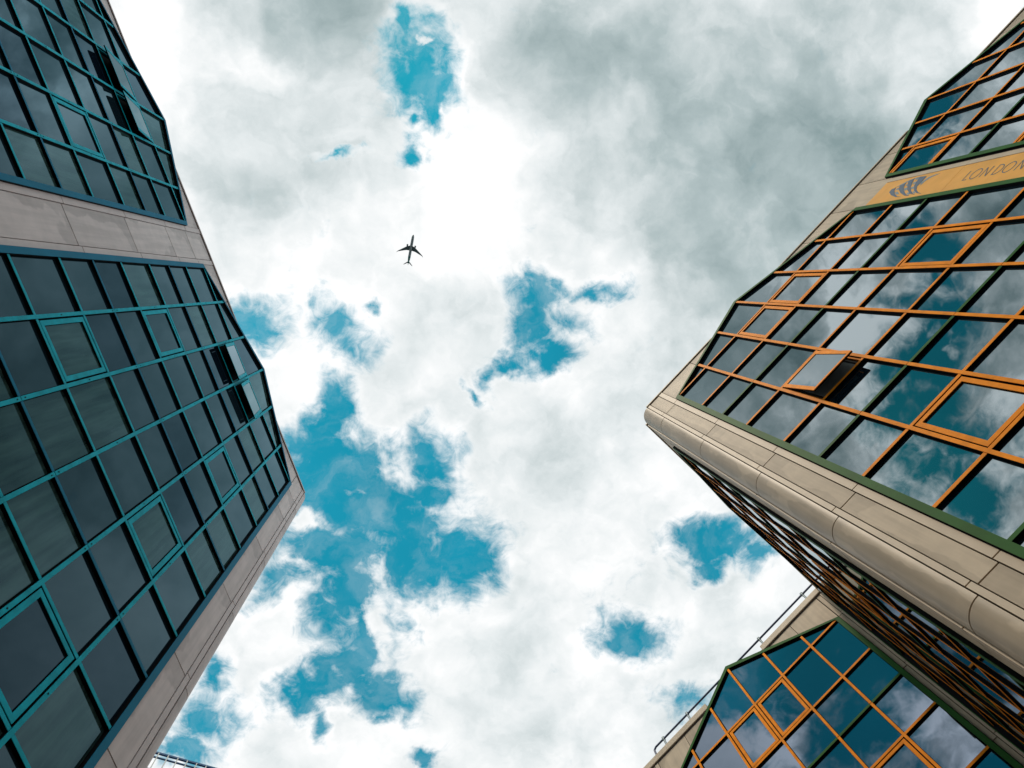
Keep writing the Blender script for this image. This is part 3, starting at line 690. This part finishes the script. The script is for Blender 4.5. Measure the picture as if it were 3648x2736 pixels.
EMP = dict(
sw=[(-8.544,15.2),(-8.675,15.097),(-8.718,14.905),(-8.718,14.776),(-8.652,14.976),(-8.564,15.075),(-8.443,15.115)],
arc=[(-8.541,16.085),(-8.626,15.964),(-8.722,15.753),(-8.759,15.46),(-8.734,15.433),(-8.688,15.716),(-8.595,15.902)],
k1=[(-8.381,15.915),(-8.387,15.813),(-8.291,15.664),(-8.283,15.748)],k2=[(-8.504,15.974),(-8.517,15.922),(-8.439,15.86),(-8.448,15.979)],
k3=[(-8.45,15.658),(-8.471,15.59),(-8.387,15.483),(-8.368,15.566)],k4=[(-8.274,15.395),(-8.283,15.315),(-8.209,15.194),(-8.195,15.242)],
k5=[(-8.573,15.731),(-8.597,15.679),(-8.533,15.625),(-8.524,15.702)],k6=[(-8.441,15.414),(-8.459,15.333),(-8.38,15.25),(-8.374,15.339)],
k7=[(-8.273,15.19),(-8.284,15.126),(-8.211,15.009),(-8.203,15.062)],k8=[(-8.601,15.515),(-8.619,15.433),(-8.546,15.39),(-8.525,15.456)],
k9=[(-8.729,15.554),(-8.746,15.471),(-8.686,15.443),(-8.655,15.511)])
em = MB()
for p in EM.values(): em.prism(frR, p, 0.0125, 0.0165, 'inkblue')
for p in EMP.values(): em.prism(frR, p, 0.0125, 0.0145, 'inkpale')
em.build('emblem', signs[0])

# ================================================================== railing on the roof of the set-back wing
RR = thing('roof_railing', 'dark blue tubular safety railing along the roof edge of the orange barred wing', 'railing', frF3(2.5, roofR - 0.3, -0.5))
def rp(a, h): return frF3(a, roofR + h, -0.50)
mb = MB(); mb.tube(rp(-1.6, 1.10), rp(5.12, 1.10), 0.028, 'railing')
mb.tube(rp(5.12, 1.10), rp(5.20, 1.04), 0.028, 'railing'); mb.tube(rp(5.20, 1.04), rp(5.20, -0.3), 0.028, 'railing'); mb.build('rail', RR)
mb = MB(); mb.tube(rp(-1.6, 0.55), rp(5.20, 0.55), 0.022, 'railing'); mb.build('rail', RR)
for a in (-0.80, 0.93, 2.10, 3.84, 4.80):
    mb = MB(); mb.tube(rp(a, -0.3), rp(a, 1.13), 0.030, 'galv'); mb.tube(rp(a, 1.06), rp(a, 1.16), 0.045, 'galv')
    mb.build('post', RR)

# ================================================================== more distant block at the lower left
pA = Vector((-12.77, 21.37, 0)); pB = Vector((-10.03, 22.40, 0))
tD = (pB - pA).normalized(); nD = Vector((tD.y, -tD.x, 0))
if nD.dot(-pA) < 0: nD = -nD
frD = Frame(pA, tD, nD)
DB = thing('apartment_block', 'distant block behind the left building, only its flat roof edge showing', 'building', pA + tD * 1.0 - nD * 5)
M['far'] = mat('dark_blue_fascia', (0.02, 0.03, 0.06), 0.5, noise=0.2)
M['farwall'] = mat('pale_render', (0.5, 0.5, 0.48), 0.8, noise=0.1)
M['glassD'] = glass('window_glass', (0.01, 0.015, 0.02), 1.5)
hr = 32.65
w_ = MB(); w_.box(frD, -14, 10, Z0, hr - 0.45, -10, 0.0, 'farwall'); w_.build('wall', DB)
w_ = MB(); w_.box(frD, -14.2, 10.2, hr - 0.45, hr, -10.2, 0.12, 'far'); w_.build('roof', DB)
for fl in range(8):
    for c in range(7):
        x = -13 + c * 3.3; y = hr - 3.4 - fl * 3.5
        w_ = MB(); w_.box(frD, x, x + 1.7, y, y + 1.6, 0.001, 0.03, 'far'); wf = w_.build('window', DB)
        w_ = MB(); w_.box(frD, x + 0.08, x + 1.62, y + 0.08, y + 1.52, 0.03, 0.04, 'glassD'); w_.build('glass_pane', wf)
DRl = thing('roof_balustrade', 'blue balustrade with pale uprights on the distant flat roof, bottom left', 'railing', frD(0, hr, -0.05))
mb = MB(); mb.box(frD, -14, 10, 34.0 - 0.10, 34.0, -0.08, 0.0, 'bluerail'); mb.build('rail', DRl)
mb = MB(); mb.box(frD, -14, 10, 33.62, 33.68, -0.07, -0.01, 'bluerail'); mb.build('rail', DRl)
for k in range(55):
    x = -13.9 + k * 0.44; mb = MB(); mb.box(frD, x, x + 0.045, hr, 33.90, 0.0, 0.045, 'whitebar'); mb.build('baluster', DRl)

# ================================================================== airliner
AP = (Vector((-69.70, -130.42, 2762.6)).normalized()) * 1590.0
AC = thing('airliner', 'grey twin engined airliner with green tail crossing the white clouds', 'airplane', AP + Vector((0, 0, EYE)))
f2 = Vector((0.19, -0.98, 0)).normalized(); l2 = Vector((0.98, 0.19, 0)).normalized()
sc = 0.0735 * 0.965
class PF:
    def __call__(s, a, h, w): return AC.location + f2 * a * sc + l2 * h * sc + Vector((0, 0, -w))
pf = PF()
mb = MB()
prof = [(390, 0.3), (380, 1.0), (355, 1.9), (320, 2.5), (270, 2.75), (100, 2.8), (-250, 2.75), (-330, 2.2), (-400, 1.35), (-450, 0.7), (-478, 0.2)]
rings = []
for x, r_ in prof:
    up = 0 if x > -250 else (-(x + 250)) / 228 * 1.8
    ring = []
    for i in range(20):
        an = 2 * math.pi * i / 20
        ring.append(mb.bm.verts.new(AC.location + f2 * x * sc + l2 * r_ * math.cos(an) + Vector((0, 0, r_ * math.sin(an) + up))))
    rings.append(ring)
kp, kg = mb.mi('plane'), mb.mi('planegreen')
for j in range(len(rings) - 1):
    for i in range(20):
        fc = mb.bm.faces.new([rings[j][i], rings[j][(i + 1) % 20], rings[j + 1][(i + 1) % 20], rings[j + 1][i]])
        fc.smooth = True; fc.material_index = kg if prof[j][0] <= -250 else kp
mb.bm.faces.new(rings[0][::-1]); mb.bm.faces.new(rings[-1])
mb.build('fuselage', AC)
for s_ in (-1, 1):
    mb = MB()
    wing = [(88, 20), (60, 50), (40, 110), (-140, 350), (-172, 378), (-200, 392), (-176, 366), (-160, 340), (-95, 165), (-80, 110), (-72, 20)]
    mb.prism(pf, [(a, h * s_) for a, h in wing], 0.6, 1.3, 'planedark'); mb.build('wing', AC)
    mb = MB(); mb.prism(pf, [(-375, 10 * s_), (-395, 28 * s_), (-478, 120 * s_), (-498, 132 * s_), (-500, 120 * s_), (-440, 30 * s_), (-436, 10 * s_)], -1.4, -0.9, 'planedark'); mb.build('tailplane', AC)
    mb = MB(); k = mb.mi('planedark'); rg = []
    for x, r_ in ((92, 1.45), (88, 1.62), (60, 1.65), (25, 1.3), (12, 0.9)):
        rg.append([mb.bm.verts.new(AC.location + f2 * x * sc + l2 * (114 * s_ * sc + r_ * math.cos(2 * math.pi * i / 14)) + Vector((0, 0, -2.4 + r_ * math.sin(2 * math.pi * i / 14)))) for i in range(14)])
    for j in range(4):
        for i in range(14):
            fc = mb.bm.faces.new([rg[j][i], rg[j][(i + 1) % 14], rg[j + 1][(i + 1) % 14], rg[j + 1][i]]); fc.smooth = True
    mb.bm.faces.new(rg[0][::-1]); mb.bm.faces.new(rg[-1]); mb.build('engine', AC)
class FF:
    def __call__(s, a, h, w): return AC.location + f2 * a * sc + l2 * w + Vector((0, 0, h))
mb = MB(); mb.prism(FF(), [(-360, 2.2), (-450, 10.5), (-490, 10.5), (-460, 2.0)], -0.3, 0.3, 'planegreen'); mb.build('tail_fin', AC)

# ================================================================== ground
M['paving'] = mat('paving', (0.035, 0.035, 0.034), 0.9, noise=0.25, nscale=0.8)
bm = bmesh.new(); v = [bm.verts.new(p) for p in ((-3000, -3000, 0), (3000, -3000, 0), (3000, 3000, 0), (-3000, 3000, 0))]; bm.faces.new(v)
me = bpy.data.meshes.new('ground'); bm.to_mesh(me); bm.free(); me.materials.append(M['paving'])
gr = bpy.data.objects.new('ground', me); S.collection.objects.link(gr); gr['kind'] = 'structure'
gr['label'] = 'dark paved yard between the buildings'
